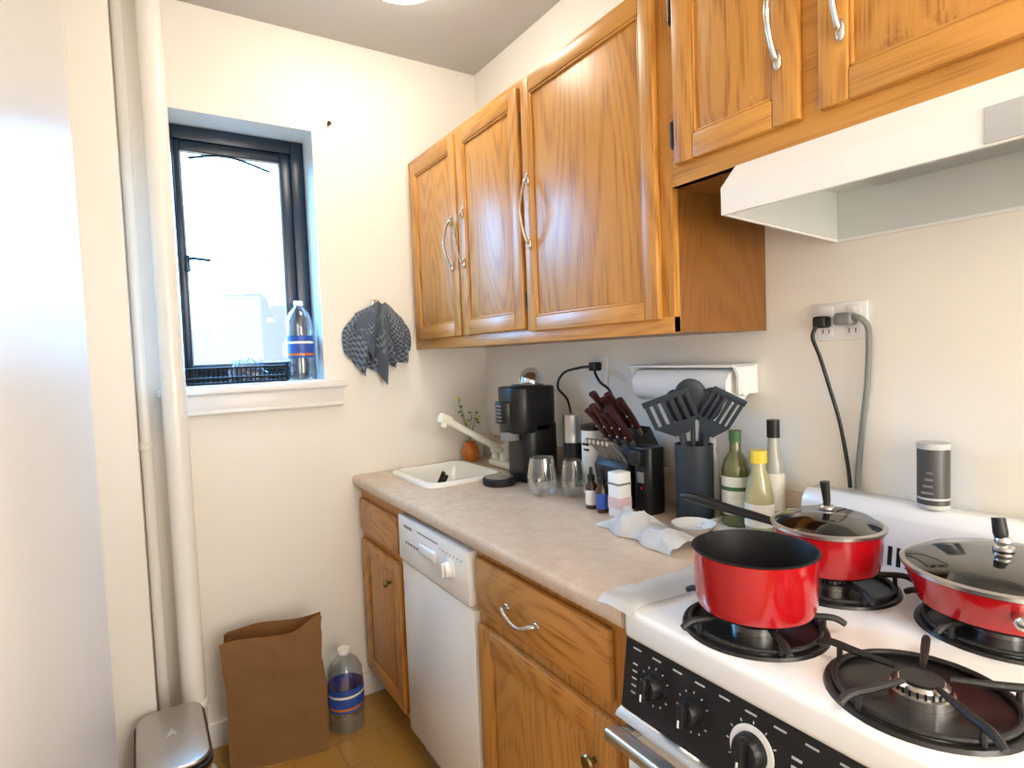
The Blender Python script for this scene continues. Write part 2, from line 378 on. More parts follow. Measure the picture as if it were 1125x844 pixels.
XC=.735; xl=XC-.018
b=B('base_cabinet')
y0,y1=1.872,YB-.003
b.box(XC,XC+.018,y0,y1,.10,.874,'oakzl'); b.box(XC+.018,XR-.002,y0,y0+.016,.10,.874,'oakzl'); b.box(XC+.018,XR-.002,y1-.016,y1,.10,.874,'oakzl')
b.box(XC+.018,XR-.002,y0+.016,y1-.016,.10,.116,'oakzl')
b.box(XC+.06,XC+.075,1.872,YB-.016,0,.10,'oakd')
b.box(xl,XC,1.905,2.30,.695,.822,'oakyl',.004)
door(b,xl,1.905,2.30,.125,.66,'oakzl','oakyl',.055)
b.axcyl((xl,1.985,.575),(xl-.018,1.985,.575),.005,'brass'); b.ell((xl-.022,1.985,.575),.009,.015,.015,'brass')
b.done()
b=B('base_cabinet')
b.box(XC,XR-.002,.772,1.358,.10,.874,'oakzl')
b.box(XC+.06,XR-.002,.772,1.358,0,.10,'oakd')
b.box(xl,XC,.825,1.345,.700,.845,'oakyl',.006)
door(b,xl,.815,1.345,.115,.665,'oakzl','oakyl',.06)
b.tube([(xl,1.185,.765),(xl-.02,1.18,.767),(xl-.03,1.14,.758),(xl-.03,1.10,.752),(xl-.02,1.065,.765),(xl,1.06,.765)],[.006,.005,.005,.005,.005,.006],'nickel')
b.ell((xl-.004,1.185,.765),.004,.012,.008,'nickel'); b.ell((xl-.004,1.06,.765),.004,.012,.008,'nickel')
b.axcyl((xl,.875,.565),(xl-.018,.875,.565),.006,'brass'); b.lathe([(0,0),(.015,0),(.017,.004),(.014,.009),(.004,.011),(0,.011)],(0,0,0),'brass',20,Matrix.Translation((xl-.016,.875,.565))@Matrix.Rotation(-math.pi/2,4,'Y'))
b.done()
b=B('dishwasher')
b.box(XC+.02,XR-.01,1.366,1.864,.10,.76,'whitep'); b.box(XC+.02,XC+.06,1.366,1.864,.10,.862,'whitep')
b.box(XC-.018,XC+.02,1.366,1.864,.10,.69,'white',.004)
b.box(XC-.028,XC+.02,1.366,1.864,.70,.852,'white',.007)
b.box(XC+.03,XC+.05,1.37,1.86,.0,.10,'grey')
b.box(XC-.012,XC+.005,1.366,1.864,.688,.702,'ltgrey')
xk=XC-.028
b.lathe([(0,0),(.03,0),(.03,.004),(.023,.006),(.021,.018),(.017,.021),(0,.021)],(0,0,0),'white',28,Matrix.Translation((xk,1.475,.775))@Matrix.Rotation(-math.pi/2,4,'Y'))
b.box(xk-.026,xk-.018,1.471,1.479,.757,.793,'whitep',.002)
b.box(xk-.010,xk+.004,1.56,1.68,.765,.80,'white',.008,3); b.box(xk-.011,xk+.004,1.575,1.665,.77,.776,'ltgrey',.002)
for k in range(5): b.box(xk-.002,xk+.002,1.70+k*.022,1.711+k*.022,.768,.775,'grey',.001)
b.box(xk-.001,xk+.002,1.55,1.70,.825,.829,'grey'); b.box(xk-.001,xk+.002,1.745,1.81,.818,.828,'grey')
for k in range(7): b.box(xk-.001,xk+.002,1.40+k*.022,1.408+k*.022,.815,.818,'grey')
b.done()

sx0,sx1,sy0,sy1=.835,1.165,1.875,2.262
def rrect(x0,x1,y0,y1,r,n=6):
    pts=[]
    for cx,cy,a0 in ((x1-r,y1-r,0),(x0+r,y1-r,90),(x0+r,y0+r,180),(x1-r,y0+r,270)):
        for k in range(n+1):
            a=math.radians(a0+90*k/n); pts.append((cx+r*math.cos(a),cy+r*math.sin(a)))
    return pts
b=B('countertop')
hx0,hx1,hy0,hy1=sx0+.012,sx1-.012,sy0+.012,sy1-.012
yn=.772; yf=YB-.002
b.box(hx0,XR-.002,yn,hy0,.876,.91,'counter'); b.box(hx0,XR-.002,hy1,yf,.876,.91,'counter'); b.box(hx1,XR-.002,hy0,hy1,.876,.91,'counter')
b.prism([(hx0,.91),(.716,.91),(.708,.908),(.703,.902),(.702,.895),(.702,.880),(.705,.874),(.712,.872),(XC-.001,.872),(XC-.001,.876),(hx0,.876)],yn,yf,'counter')
b.box(XR-.022,XR-.002,yn,yf,.91,1.012,'counter',.004)
b.done()
def ringsurf(b,rings,mat,cap=True):
    t=bmesh.new(); R=[[t.verts.new(p) for p in r] for r in rings]; n=len(R[0])
    for a,c in zip(R,R[1:]):
        for k in range(n): t.faces.new((a[k],a[(k+1)%n],c[(k+1)%n],c[k]))
    if cap: t.faces.new(R[-1])
    b.merge(t,mat)
b=B('kitchen_sink')
def rr(off,r,z): return [(x,y,z) for x,y in rrect(sx0+off,sx1-off,sy0+off,sy1-off,r)]
ringsurf(b,[rr(-.006,.05,.911),rr(-.004,.05,.920),rr(.004,.048,.925),rr(.018,.045,.925),rr(.026,.042,.918),rr(.032,.040,.90),rr(.042,.04,.80),rr(.07,.03,.77)],'sink')
b.lathe([(0,0),(.03,0),(.034,.003),(.0,.004)],((sx0+sx1)/2,(sy0+sy1)/2,.771),'chrome')
b.tube([(.89,2.06,.80),(.925,2.0,.87),(.945,1.965,.930)],.008,'black'); b.tube([(.90,2.10,.80),(.935,2.04,.87),(.955,2.01,.935)],.008,'black')
b.done()
b=B('kitchen_faucet')
b.vbox(1.22,1.29,1.95,2.15,.911,.935,'faucet',.03,6,.006)
b.lathe([(0,0),(.024,0),(.022,.05),(.02,.07),(0,.075)],(1.255,2.05,.93),'faucet')
b.tube([(1.255,2.05,.97),(1.20,2.047,1.005),(1.10,2.036,1.062),(1.00,2.023,1.12),(.975,2.02,1.132)],[.018,.015,.013,.013,.013],'faucet',16)
b.axcyl((.995,2.022,1.125),(.955,2.018,1.143),.019,'faucet'); b.axcyl((.975,2.02,1.13),(.968,2.02,1.105),.013,'faucet')
for y in (1.97,2.13): b.lathe([(0,0),(.016,0),(.014,.03),(.02,.035),(.02,.05),(0,.055)],(1.255,y,.93),'faucet',20)
b.done()

# ---------------------------------------------------------------- range hood
b=B('range_hood')
y0,y1=.10,.725
prof_out=[(.94,1.618),(.94,1.668),(.985,1.716),(XR-.004,1.716),(XR-.004,1.594),(XR-.010,1.594),(XR-.010,1.706),(.99,1.706),(.948,1.664),(.948,1.618)]
b.prism(prof_out,y0,y1,'hood')
b.box(XR-.0125,XR-.0095,y0+.006,y1-.006,1.60,1.704,'hoodin')
b.prism([(.95,1.664),(.992,1.703),(XR-.014,1.703),(XR-.014,1.700),(.992,1.700),(.953,1.662)],y0+.006,y1-.006,'hoodin')
for ya,yb in ((y0,y0+.005),(y1-.005,y1)):
    b.prism([(.942,1.618),(.942,1.668),(.986,1.715),(XR-.005,1.715),(XR-.005,1.594)],ya,yb,'hood')
b.prism([(.955,1.620),(.955,1.664),(.99,1.70),(XR-.02,1.70),(XR-.02,1.600)],y1-.008,y1-.005,'hoodin')
b.box(.9375,.941,y0+.01,.318,1.620,1.667,'ltgrey',.001)
for yy in (.20,.15): b.box(.931,.938,yy-.012,yy+.012,1.634,1.652,'black',.002)
b.box(1.02,1.30,.20,.62,1.688,1.698,'steel',.002)
b.done()

# ---------------------------------------------------------------- stove
SY0,SY1=.165,.765
burn=[(.820,.585),(1.08,.60),(.82,.342),(1.105,.352)]
b=B('gas_stove')
b.box(.722,XR-.004,SY0,SY1,.0,.86,'white',.003)
b.box(.70,1.25,SY0,SY1,.862,.915,'white',.012,4)
b.box(.708,1.24,SY0+.004,SY0+.018,.912,.920,'white',.003); b.box(.708,1.24,SY1-.018,SY1-.004,.912,.920,'white',.003)
b.prism([(.708,.864),(.690,.742),(.73,.742),(.73,.864)],SY0+.002,SY1-.002,'black')
b.prism([(.694,.742),(.680,.735),(.676,.728),(.69,.722),(.73,.722),(.73,.742)],SY0,SY1,'steel')
b.box(.700,.722,SY0+.004,SY1-.004,.14,.718,'white',.004)
b.box(.695,.701,SY0+.08,SY1-.08,.28,.60,'black',.002)
b.box(.705,.722,SY0+.004,SY1-.004,.02,.13,'white',.004)
b.box(.640,.672,SY0+.01,SY1-.006,.700,.722,'steel',.007,3)
for yy in (SY0+.03,SY1-.03): b.box(.66,.705,yy-.012,yy+.012,.702,.720,'steel',.004)
nrm=Vector((-.99,0,.146)).normalized()
Q=Vector((0,0,1)).rotation_difference(nrm).to_matrix().to_4x4()
def knob(y,z,r,mc,body):
    x=.690+(z-.742)*(.018/.122)
    p=Vector((x,y,z))
    b.lathe([(0,0),(r*1.35,0),(r*1.35,.002),(0,.002)],(0,0,0),mc,32,Matrix.Translation(p)@Q)
    b.lathe([(0,.002),(r,.002),(r*.95,.012),(r*.75,.020),(0,.022)],(0,0,0),body,32,Matrix.Translation(p)@Q)
    b.box(-.006,.006,-r*.9,r*.9,.015,.032,body,.003,2,Matrix.Translation(p)@Q@Matrix.Rotation(math.radians(90),4,'Z'))
    b.box(-.0015,.0015,r*.3,r*.85,.030,.033,'white',0,2,Matrix.Translation(p)@Q@Matrix.Rotation(math.radians(90),4,'Z'))
    for k in range(11):
        a=math.radians(-150+k*30); 
        b.box(-.0008,.0008,r*1.45,r*1.60,0,.0012,'ltgrey',0,2,Matrix.Translation(p)@Q@Matrix.Rotation(a,4,'Z'))
knob(.69,.805,.020,'blackm','black'); knob(.61,.803,.020,'blackm','black'); knob(.505,.800,.026,'white','black'); knob(.36,.803,.020,'blackm','black'); knob(.27,.803,.020,'blackm','black')
for k in range(9):
    z=.85; yy=.735-k*.045; x=.690+(z-.742)*.1475-.0005
    b.box(x-.001,x+.001,yy-.009,yy+.009,z-.001,z+.0012,'ltgrey')
for k in range(5):
    z=.775+k*.012; x=.690+(z-.742)*.1475-.0005; b.box(x-.001,x+.001,.432,.446,z,z+.003,'ltgrey'); b.box(x-.001,x+.001,.732,.742,z,z+.002,'ltgrey')
b.prism([(1.235,.912),(1.252,1.02),(1.262,1.038),(1.275,1.045),(XR-.024,1.045),(XR-.024,.86),(1.235,.86)],SY0,SY1,'white',bev=.004)
for k in range(26):
    yy=SY1-.10-k*.016
    b.prism([(1.2365,.925),(1.2420,.962),(1.2440,.962),(1.2385,.925)],yy,yy+.008,'black')
for cx,cy in burn:
    b.lathe([(.112,.0),(.110,.005),(.104,.006),(.098,.0035),(.085,.0015),(.05,.0012),(.0,.0012)],(cx,cy,.9150),'bowl',48)
    b.lathe([(.036,.001),(.036,.012),(.031,.014),(.031,.020),(.026,.024),(0,.024)],(cx,cy,.914),'steel',32)
    for k in range(24):
        a=2*math.pi*k/24; b.box(-.0012,.0012,.0310,.0325,.013,.021,'black',0,2,Matrix.Translation((cx,cy,.914))@Matrix.Rotation(a,4,'Z'))
    b.lathe([(0,.024),(.024,.024),(.024,.027),(0,.028)],(cx,cy,.914),'bowl',32)
    b.tube([(cx+.098*math.cos(a),cy+.098*math.sin(a),.924) for a in [math.radians(t) for t in range(0,361,15)]],.004,'iron',8,2)
    for k in range(5):
        a=math.radians(72*k+20); ca,sa=math.cos(a),math.sin(a)
        b.tube([(cx+.132*ca,cy+.132*sa,.935),(cx+.115*ca,cy+.115*sa,.943),(cx+.08*ca,cy+.08*sa,.9425),(cx+.030*ca,cy+.030*sa,.943)],[.005,.0055,.0055,.0035],'iron',8,4)
        b.tube([(cx+.102*ca,cy+.102*sa,.918),(cx+.102*ca,cy+.102*sa,.940)],.004,'iron',8,2)
b.done()

# ---------------------------------------------------------------- pots
ZP=.9490
def potbody(b,cx,cy,r,h,rb):
    z=ZP
    b.lathe([(0,0),(rb-.008,0),(rb,.006)],(cx,cy,z),'potin',48)
    b.lathe([(rb,.006),(rb+.004,.02),(r-.001,h-.008),(r,h-.002)],(cx,cy,z),'red',48)
    b.lathe([(r,h-.002),(r+.002,h),(r-.002,h+.001),(r-.004,h-.003),(rb-.001,.02),(rb-.012,.006),(0,.005)],(cx,cy,z),'potin',48)
def lid(b,cx,cy,r,z):
    b.lathe([(r+.003,-.003),(r+.004,.003),(r-.003,.005),(r-.005,.001),(r+.003,-.003)],(cx,cy,z),'steel',48)
    b.lathe([(r-.003,.003),(r*.8,.016),(r*.45,.026),(0,.030)],(cx,cy,z),'lidg',48)
    b.cyl((cx,cy,z+.029),.014,.008,'steel',24,bev=.002)
b=B('saucepan'); potbody(b,.820,.582,.095,.098,.088)
b.done()
b=B('lidded_saucepan'); cx,cy=1.078,.608; potbody(b,cx,cy,.092,.078,.085)
lid(b,cx,cy,.094,ZP+.081)
zl=ZP+.081+.036
b.tube([(cx,cy,zl-.004),(cx,cy,zl+.012),(cx-.003,cy+.002,zl+.045)],[.005,.007,.009],'black',12)
b.tube([(cx-.01,cy+.090,ZP+.062),(cx-.016,cy+.125,ZP+.068),(cx-.03,cy+.20,ZP+.076),(cx-.040,cy+.275,ZP+.086),(cx-.045,cy+.31,ZP+.086)],[.009,.011,.013,.015,.010],'black',14,6,.75)
b.done()
b=B('saute_pan'); cx,cy=1.110,.350; potbody(b,cx,cy,.130,.060,.112)
lid(b,cx,cy,.131,ZP+.063)
zl=ZP+.063+.036
b.axcyl((cx-.004,cy,zl-.008),(cx-.004,cy,zl+.012),.007,'steel'); b.tube([(cx-.005,cy,zl+.008),(cx-.006,cy+.002,zl+.022),(cx-.003,cy+.006,zl+.044)],[.007,.010,.009],'black',12)
b.ell((cx-.004,cy-.001,zl+.010),.012,.012,.010,'steel')
dx,dy=-.90,-.43
b.tube([(cx+dx*.120,cy+dy*.120,ZP+.036),(cx+dx*.150,cy+dy*.150,ZP+.038)],[.010,.010],'steel',14)
b.ell((cx+dx*.150,cy+dy*.150,ZP+.038),.007,.010,.010,'steel')
b.tube([(cx+.05,cy-.118,ZP+.045),(cx+.06,cy-.20,ZP+.055),(cx+.07,cy-.30,ZP+.06)],[.010,.013,.012],'black',14,6,.7)
b.done()

# ---------------------------------------------------------------- counter things
CT=.911
b=B('coffee_maker')
b.vbox(1.095,1.285,1.70,1.86,1.09,1.255,'black',.055,8,.008)
b.vbox(1.135,1.285,1.70,1.86,CT,1.12,'black',.045,8,.006)
b.lathe([(0,0),(.034,0),(.036,.012),(.036,.03),(0,.03)],(1.115,1.78,1.065),'grey',24)
b.vbox(1.070,1.13,1.745,1.825,1.125,1.205,'black',.03,6,.006)
for k in range(5): b.box(1.068,1.073,1.765,1.805,1.135+k*.013,1.140+k*.013,'grey',.001)
b.box(1.08,1.20,1.765,1.805,CT,.93,'black',.004)
b.lathe([(0,0),(.056,0),(.06,.004),(.06,.022),(.055,.026),(0,.026)],(1.065,1.785,CT),'blackm',36); b.lathe([(0,.0265),(.05,.0265),(.05,.0285),(0,.0285)],(1.065,1.785,CT),'steel',36)
b.lathe([(0,1.253-CT),(.06,1.253-CT),(.058,1.260-CT),(0,1.262-CT)],(1.20,1.785,CT),'black',36)
b.ell((1.225,1.795,1.262),.050,.050,.060,'glass'); b.ell((1.225,1.795,1.268),.034,.034,.038,'chrome')
b.done()
b=B('milk_frother')
b.lathe([(0,0),(.045,0),(.045,.015),(.036,.02),(.034,.11),(.034,.15),(0,.15)],(1.26,1.60,CT),'black',32)
b.lathe([(.034,.15),(.035,.17),(.033,.18),(.035,.185),(.035,.245),(0,.25)],(1.26,1.60,CT),'steel',32)
b.done()
def wineglass(x,y,r,h):
    b=B('stemless_wine_glass')
    p=[(0,0),(r*.55,0),(r*.75,.008),(r*.97,h*.3),(r,h*.45),(r*.9,h*.75),(r*.78,h),(r*.75,h),(r*.87,h*.75),(r*.965,h*.45),(r*.93,h*.3),(r*.7,.014),(0,.01)]
    b.lathe(p,(x,y,CT),'glass',36); b.done()
wineglass(1.085,1.545,.050,.125); wineglass(1.152,1.470,.040,.118)
def drop(x,y,lab):
    b=B('dropper_bottle'); b.lathe([(0,0),(.0165,0),(.018,.003),(.018,.065),(.010,.078),(.009,.083)],(x,y,CT),'amberb',24)
    b.lathe([(.0183,.012),(.0183,.055)],(x,y,CT),lab,24); b.lathe([(0,.082),(.011,.082),(.011,.098),(.006,.102),(.005,.12),(0,.123)],(x,y,CT),'black',20); b.done()
drop(1.105,1.325,'label'); drop(1.10,1.272,'labelb')
b=B('skincare_box'); b.box(1.09,1.135,1.19,1.235,CT,1.035,'whitep',.002); b.box(1.089,1.1355,1.1895,1.2355,.935,.965,'labelp'); b.box(1.089,1.1355,1.1895,1.2355,1.0,1.006,'grey'); b.done()
b=B('blender_cup'); b.lathe([(0,0),(.030,0),(.032,.05),(.034,.06),(.034,.20),(.035,.215),(.035,.222),(0,.225)],(1.232,1.467,CT),'whitep',36)
b.box(1.1965,1.201,1.445,1.475,1.07,1.078,'black',.001); b.box(1.1965,1.201,1.445,1.468,1.053,1.060,'black',.001); b.lathe([(.036,.207),(.036,.224),(0,.230)],(1.232,1.467,CT),'black',36); b.done()
b=B('knife_block')
b.prism([(1.18,CT),(1.313,CT),(1.316,1.06),(1.265,1.145),(1.16,1.03)],1.238,1.375,'block',bev=.004)
dr=Vector((-.58,0,.81))
for r_i,(px,pz) in enumerate(((1.242,1.125),(1.212,1.092))):
    for k in range(4):
        yy=1.255+k*.034
        p=Vector((px,yy,pz)); L=.115+.02*((k+r_i)%2)
        b.axcyl(p-dr*.01,p+dr*.025,.008,'steel',12)
        e=p+dr*(.022+L)
        b.tube([p+dr*.022,p+dr*.06,p+dr*(.022+L*.7)+Vector((0,0,-.003)),e+Vector((-.004,0,-.006))],[.011,.013,.012,.015],'knifeh',10,4,.75)
        for q in (.04,.075): b.ell(p+dr*q+Vector((-.010,0,-.007)),.003,.0035,.003,'steel')
for k in range(6):
    yy=1.248+k*.019; p=Vector((1.176,yy,1.05))
    b.tube([p-dr*.01,p+dr*.04+Vector((-.004,0,0)),p+dr*.085+Vector((-.010,0,-.012)),p+dr*.10+Vector((-.016,0,-.022))],[.006,.008,.0085,.007],'steel',10,4)
b.done()
b=B('can_opener'); b.vbox(1.165,1.235,1.150,1.215,CT,1.10,'black',.018,5,.005); b.box(1.140,1.175,1.162,1.203,1.05,1.095,'black',.006,3); b.box(1.162,1.166,1.17,1.195,1.0,1.03,'grey',.002); b.ell((1.164,1.18,.985),.003,.004,.004,'red'); b.done()

b=B('utensil_holder'); cx,cy=1.222,1.042
b.lathe([(0,0),(.046,0),(.048,.004),(.049,.205),(.049,.208),(.045,.208),(.044,.01),(0,.008)],(cx,cy,CT),'slate',36)
Lr=Vector((.65,-.76,0)); Cm=Vector((-.76,-.65,0))
def frame(base,ang,lean):
    a=math.radians(ang); up=(Vector((0,0,1))*math.cos(a)+Lr*math.sin(a)+Cm*lean).normalized()
    w=(Lr-up*Lr.dot(up)).normalized(); n=w.cross(up)
    m=Matrix((n,w,up)).transposed().to_4x4(); m.translation=base; return m
def turner(base,ang,lean,L,Wd):
    mt=frame(base,ang,lean)
    w0,w1=.018,Wd/2
    b.prism([(-w0,0),(w0,0),(w1*.95,L*.32),(-w1*.95,L*.32)],-.003,.003,'slate','yz',0,mt)
    n=6
    for k in range(n):
        y0=-w1*.95+k*(1.9*w1)/(n-.45); b.box(-.003,.003,y0,y0+.55*(1.9*w1)/(n-.45),L*.30,L*.88,'slate',.001,2,mt)
    b.box(-.003,.003,-w1,w1,L*.86,L,'slate',.002,2,mt)
    e=mt@Vector((0,0,.004)); b.tube([(cx,cy,CT+.02),tuple(Vector((cx,cy,CT+.02)).lerp(e,.55)),tuple(e)],[.005,.006,.009],'slate',10,4)
turner(Vector((cx,cy,0))+Lr*-.028+Cm*.038+Vector((0,0,1.150)),-22,.25,.115,.125)
turner(Vector((cx,cy,0))+Lr*.030+Cm*.038+Vector((0,0,1.150)),30,.25,.125,.088)
for (s_,cc,z_,ang,rx,rz) in ((-.002,.030,1.195,-4,.043,.055),(.022,.026,1.185,22,.034,.05),(-.030,.022,1.185,-14,.030,.046)):
    base=Vector((cx,cy,0))+Lr*s_+Cm*cc+Vector((0,0,z_)); mt=frame(base,ang,.22)
    b.tube([(cx,cy,CT+.02),tuple(base)],[.005,.007],'slate',10,3)
    t3=mt.to_3x3().to_4x4(); c=mt@Vector((0,0,rz*.85)); b.ell(tuple(c),.010,rx,rz,'slate',t3)
b.done()
def bottle(name,x,y,prof,parts):
    b=B(name)
    for m,p in [(prof[0],prof[1])]+parts: b.lathe(p,(x,y,CT+.011),m,28)
    b.done()
b=B('serving_tray'); b.vbox(1.165,1.318,.80,.984,CT,CT+.010,'whitep',.02,6); 
for (a0,a1,c0,c1) in ((1.165,1.171,.81,.975),(1.312,1.318,.81,.975),(1.175,1.308,.80,.806),(1.175,1.308,.978,.984)): b.box(a0,a1,c0,c1,CT+.002,CT+.022,'whitep',.002)
b.done()
bottle('olive_oil_bottle',1.256,.940,('oil',[(0,0),(.032,0),(.034,.004),(.034,.14),(.028,.165),(.014,.185),(.013,.215)]),[('label',[(.0344,.030),(.0344,.125)]),('labelg',[(.0347,.090),(.0347,.10)]),('labelg',[(0,.21),(.015,.21),(.015,.238),(0,.24)])])
bottle('cooking_oil_bottle',1.235,.860,('oill',[(0,0),(.030,0),(.033,.005),(.033,.09),(.025,.13),(.016,.155),(.016,.175)]),[('label',[(.0335,.02),(.0335,.075)]),('yellow',[(0,.17),(.019,.17),(.019,.20),(0,.202)])])
bottle('vinegar_bottle',1.290,.857,('vinegar',[(0,0),(.022,0),(.024,.004),(.024,.16),(.014,.20),(.012,.23)]),[('label',[(.0244,.05),(.0244,.14)]),('black',[(0,.225),(.015,.225),(.015,.268),(0,.27)])])
b=B('soap_bottle'); b.lathe([(0,0),(.016,0),(.018,.004),(.018,.15),(.010,.175),(.009,.19),(0,.19)],(1.299,1.046,CT),'whitep',24); b.lathe([(0,.188),(.012,.188),(.012,.215),(0,.217)],(1.299,1.046,CT),'whitep',24); b.done()
b=B('small_plate'); b.lathe([(0,0),(.03,0),(.034,.006),(.052,.026),(.053,.028),(.034,.010),(0,.007)],(1.135,.975,CT),'white',40); b.done()

b=B('crumpled_napkin')
def f(u,v):
    x=.965+.105*u+.03*v; y=.900+.280*v-.03*u
    n=noise.noise(Vector((x*13,y*13,3.3)))+.5*noise.noise(Vector((x*31,y*31,7)))
    env=max(0,math.sin(math.pi*min(1,max(0,u))))**.5*max(0,math.sin(math.pi*(.08+.9*v)))**.5
    rid=1-abs(math.sin(x*24+y*15+2.4*n))
    z=CT+.003+env*(.026+.050*rid*(.6+.5*n))
    return Vector((x+.020*noise.noise(Vector((y*18,1,0))),y+.02*noise.noise(Vector((x*18,0,5))),max(z,CT+.002)))
b.surf(f,44,60,'paper',.0008); b.done(60)
b=B('paper_strip')
def f(u,v):
    x=.694+u*.30; y=.735+v*.085
    z=.921+.004*noise.noise(Vector((x*25,y*30,1)))+.003*math.sin(v*math.pi)
    if u<.04: z-=.012*(1-u/.04)
    return Vector((x,y+.006*math.sin(x*20),z))
b.surf(f,40,12,'waxp',.0008); b.done(60)

b=B('paper_towel_holder')
b.axcyl((1.288,.955,1.268),(1.288,1.285,1.268),.046,'paper',40); b.axcyl((1.288,.950,1.268),(1.288,1.290,1.268),.020,'label',24)
for yy in (.935,1.300):
    b.prism([(1.262,1.25),(1.262,1.30),(1.245,1.325),(XR-.002,1.325),(XR-.002,1.25)],yy-.004,yy+.004,'whitep'); b.axcyl((1.288,yy-.006,1.268),(1.288,yy+.006,1.268),.022,'whitep',24)
b.box(XR-.010,XR-.002,.93,1.305,1.262,1.326,'whitep',.003); b.box(1.240,XR-.002,.931,1.304,1.318,1.326,'whitep',.003)
b.done()

b=B('wall_outlet')
b.box(XR-.007,XR,.660,.782,1.376,1.461,'whitep',.003)
for yc in (.749,.690):
    for zc in (1.397,1.440): b.box(XR-.009,XR-.005,yc-.016,yc+.016,zc-.014,zc+.014,'whitep',.004)
    for zc in (1.397,): b.box(XR-.0095,XR-.0085,yc-.008,yc-.006,zc-.005,zc+.005,'black'); b.box(XR-.0095,XR-.0085,yc+.006,yc+.008,zc-.005,zc+.005,'black')
b.done()
b=B('black_power_cord')
b.box(XR-.040,XR-.0095,.735,.765,1.405,1.432,'black',.006,3)
b.tube([(XR-.036,.755,1.41),(XR-.045,.760,1.385),(XR-.030,.752,1.34),(XR-.022,.735,1.27),(XR-.017,.715,1.19),(XR-.015,.700,1.10),(XR-.018,.693,1.0465)],.0042,'black'); b.done()
b=B('grey_power_cord')
b.box(XR-.045,XR-.0095,.675,.715,1.408,1.436,'grey',.008,3)
b.tube([(XR-.035,.678,1.424),(XR-.035,.662,1.422),(XR-.022,.652,1.405),(XR-.016,.652,1.37),(XR-.014,.657,1.28),(XR-.014,.668,1.18),(XR-.014,.676,1.10),(XR-.016,.678,1.0465)],.0065,'cord'); b.done()
b=B('wall_outlet'); b.box(XR-.006,XR,1.50,1.575,1.245,1.355,'whitep',.003); b.box(XR-.008,XR-.005,1.52,1.555,1.26,1.29,'whitep',.004); b.box(XR-.008,XR-.005,1.52,1.555,1.31,1.34,'whitep',.004); b.done()
b=B('appliance_cord'); b.box(XR-.045,XR-.0085,1.522,1.553,1.305,1.335,'black',.006,3)
b.tube([(XR-.04,1.54,1.32),(XR-.075,1.56,1.318),(XR-.10,1.62,1.30),(XR-.10,1.655,1.25),(XR-.05,1.66,1.19),(XR-.034,1.66,1.05),(XR-.03,1.655,.93)],.0045,'black')
b.tube([(XR-.03,1.53,1.31),(XR-.06,1.50,1.30),(XR-.065,1.47,1.27),(XR-.04,1.44,1.22),(XR-.034,1.43,1.05),(XR-.034,1.43,.925)],.0045,'black'); b.done()
b=B('spice_canister'); b.lathe([(0,0),(.026,0),(.027,.002),(.027,.008)],(1.285,.515,1.0455),'ltgrey',32); b.lathe([(.027,.008),(.027,.117)],(1.285,.515,1.0455),'can',32); b.lathe([(.0273,.018),(.0273,.022)],(1.285,.515,1.0455),'ltgrey',32); b.lathe([(.027,.115),(.0275,.117),(.0275,.126),(0,.126)],(1.285,.515,1.0455),'ltgrey',32)
for k in range(4): b.box(1.2570,1.2585,.505,.525-.003*k,1.075+k*.013,1.079+k*.013,'grey')
b.done()

b=B('vase_with_flowers')
b.lathe([(0,0),(.028,0),(.038,.02),(.040,.04),(.032,.065),(.022,.078),(.024,.085),(.020,.085),(.018,.078),(0,.07)],(1.215,2.275,CT),'orange',28)
for k in range(6):
    a=k*1.05; dx=.035*math.cos(a); dy=.022*math.sin(a)
    p=[(1.215,2.275,CT+.07),(1.215+dx*.5,2.275+dy*.5,CT+.14),(1.215+dx*1.4,2.275+dy,CT+.18+.03*(k%4))]
    b.tube(p,.0014,'leaf',6,4)
    for j,tz in enumerate((.6,1.0)):
        q=Vector(p[1]).lerp(Vector(p[2]),tz); b.ell(q+Vector((.010*math.cos(a+j*2),.006*math.sin(a+j*2),0)),.009,.003,.005,'leaf',Matrix.Rotation(a+j,4,'Z')@Matrix.Rotation(.5,4,'Y'),10)
    if k%3==0: b.ell(Vector(p[2])+Vector((0,0,.008)),.009,.009,.007,'petal',None,10)
b.done()
b=B('glass_bottle'); b.lathe([(0,0),(.026,0),(.028,.005),(.028,.10),(.012,.14),(.011,.20),(.013,.205)],(1.285,2.23,CT),'glass',24); b.done()

def waterbottle(name,x,y,z,r,h):
    b=B(name); p=[(0,.006),(r*.6,0),(r*.9,.004),(r,.015)]
    n=9
    for k in range(1,n+1):
        zz=.015+(h*.68-.015)*k/n; p+= [(r*.955 if k%2 else r,zz)]
    p+=[(r*.96,h*.74),(r*.75,h*.84),(r*.42,h*.91),(r*.30,h*.93),(r*.30,h*.96)]
    b.lathe(p,(x,y,z),'pet',36)
    b.lathe([(r*1.005,h*.28),(r*1.005,h*.56)],(x,y,z),'labelb',36); b.lathe([(r*1.012,h*.31),(r*1.012,h*.34)],(x,y,z),'orange',36); b.lathe([(r*1.012,h*.46),(r*1.012,h*.49)],(x,y,z),'label',36)
    b.lathe([(0,h),(r*.33,h),(r*.35,h*.985),(r*.35,h*.94),(r*.30,h*.935)],(x,y,z),'whitep',24)
    b.done()
waterbottle('water_bottle',.545,2.40,wz0,.050,.31)
waterbottle('water_jug',.585,2.165,0,.066,.30)
b=B('wire_basket')
bx0,bx1,by0,by1=.145,.475,2.340,2.44
for z in (wz0+.006,wz0+.024,wz0+.060):
    for q in (((bx0,by0,z),(bx1,by0,z)),((bx0,by1,z),(bx1,by1,z)),((bx0,by0,z),(bx0,by1,z)),((bx1,by0,z),(bx1,by1,z))): b.tube(q,.0045,'basketb',6,1)
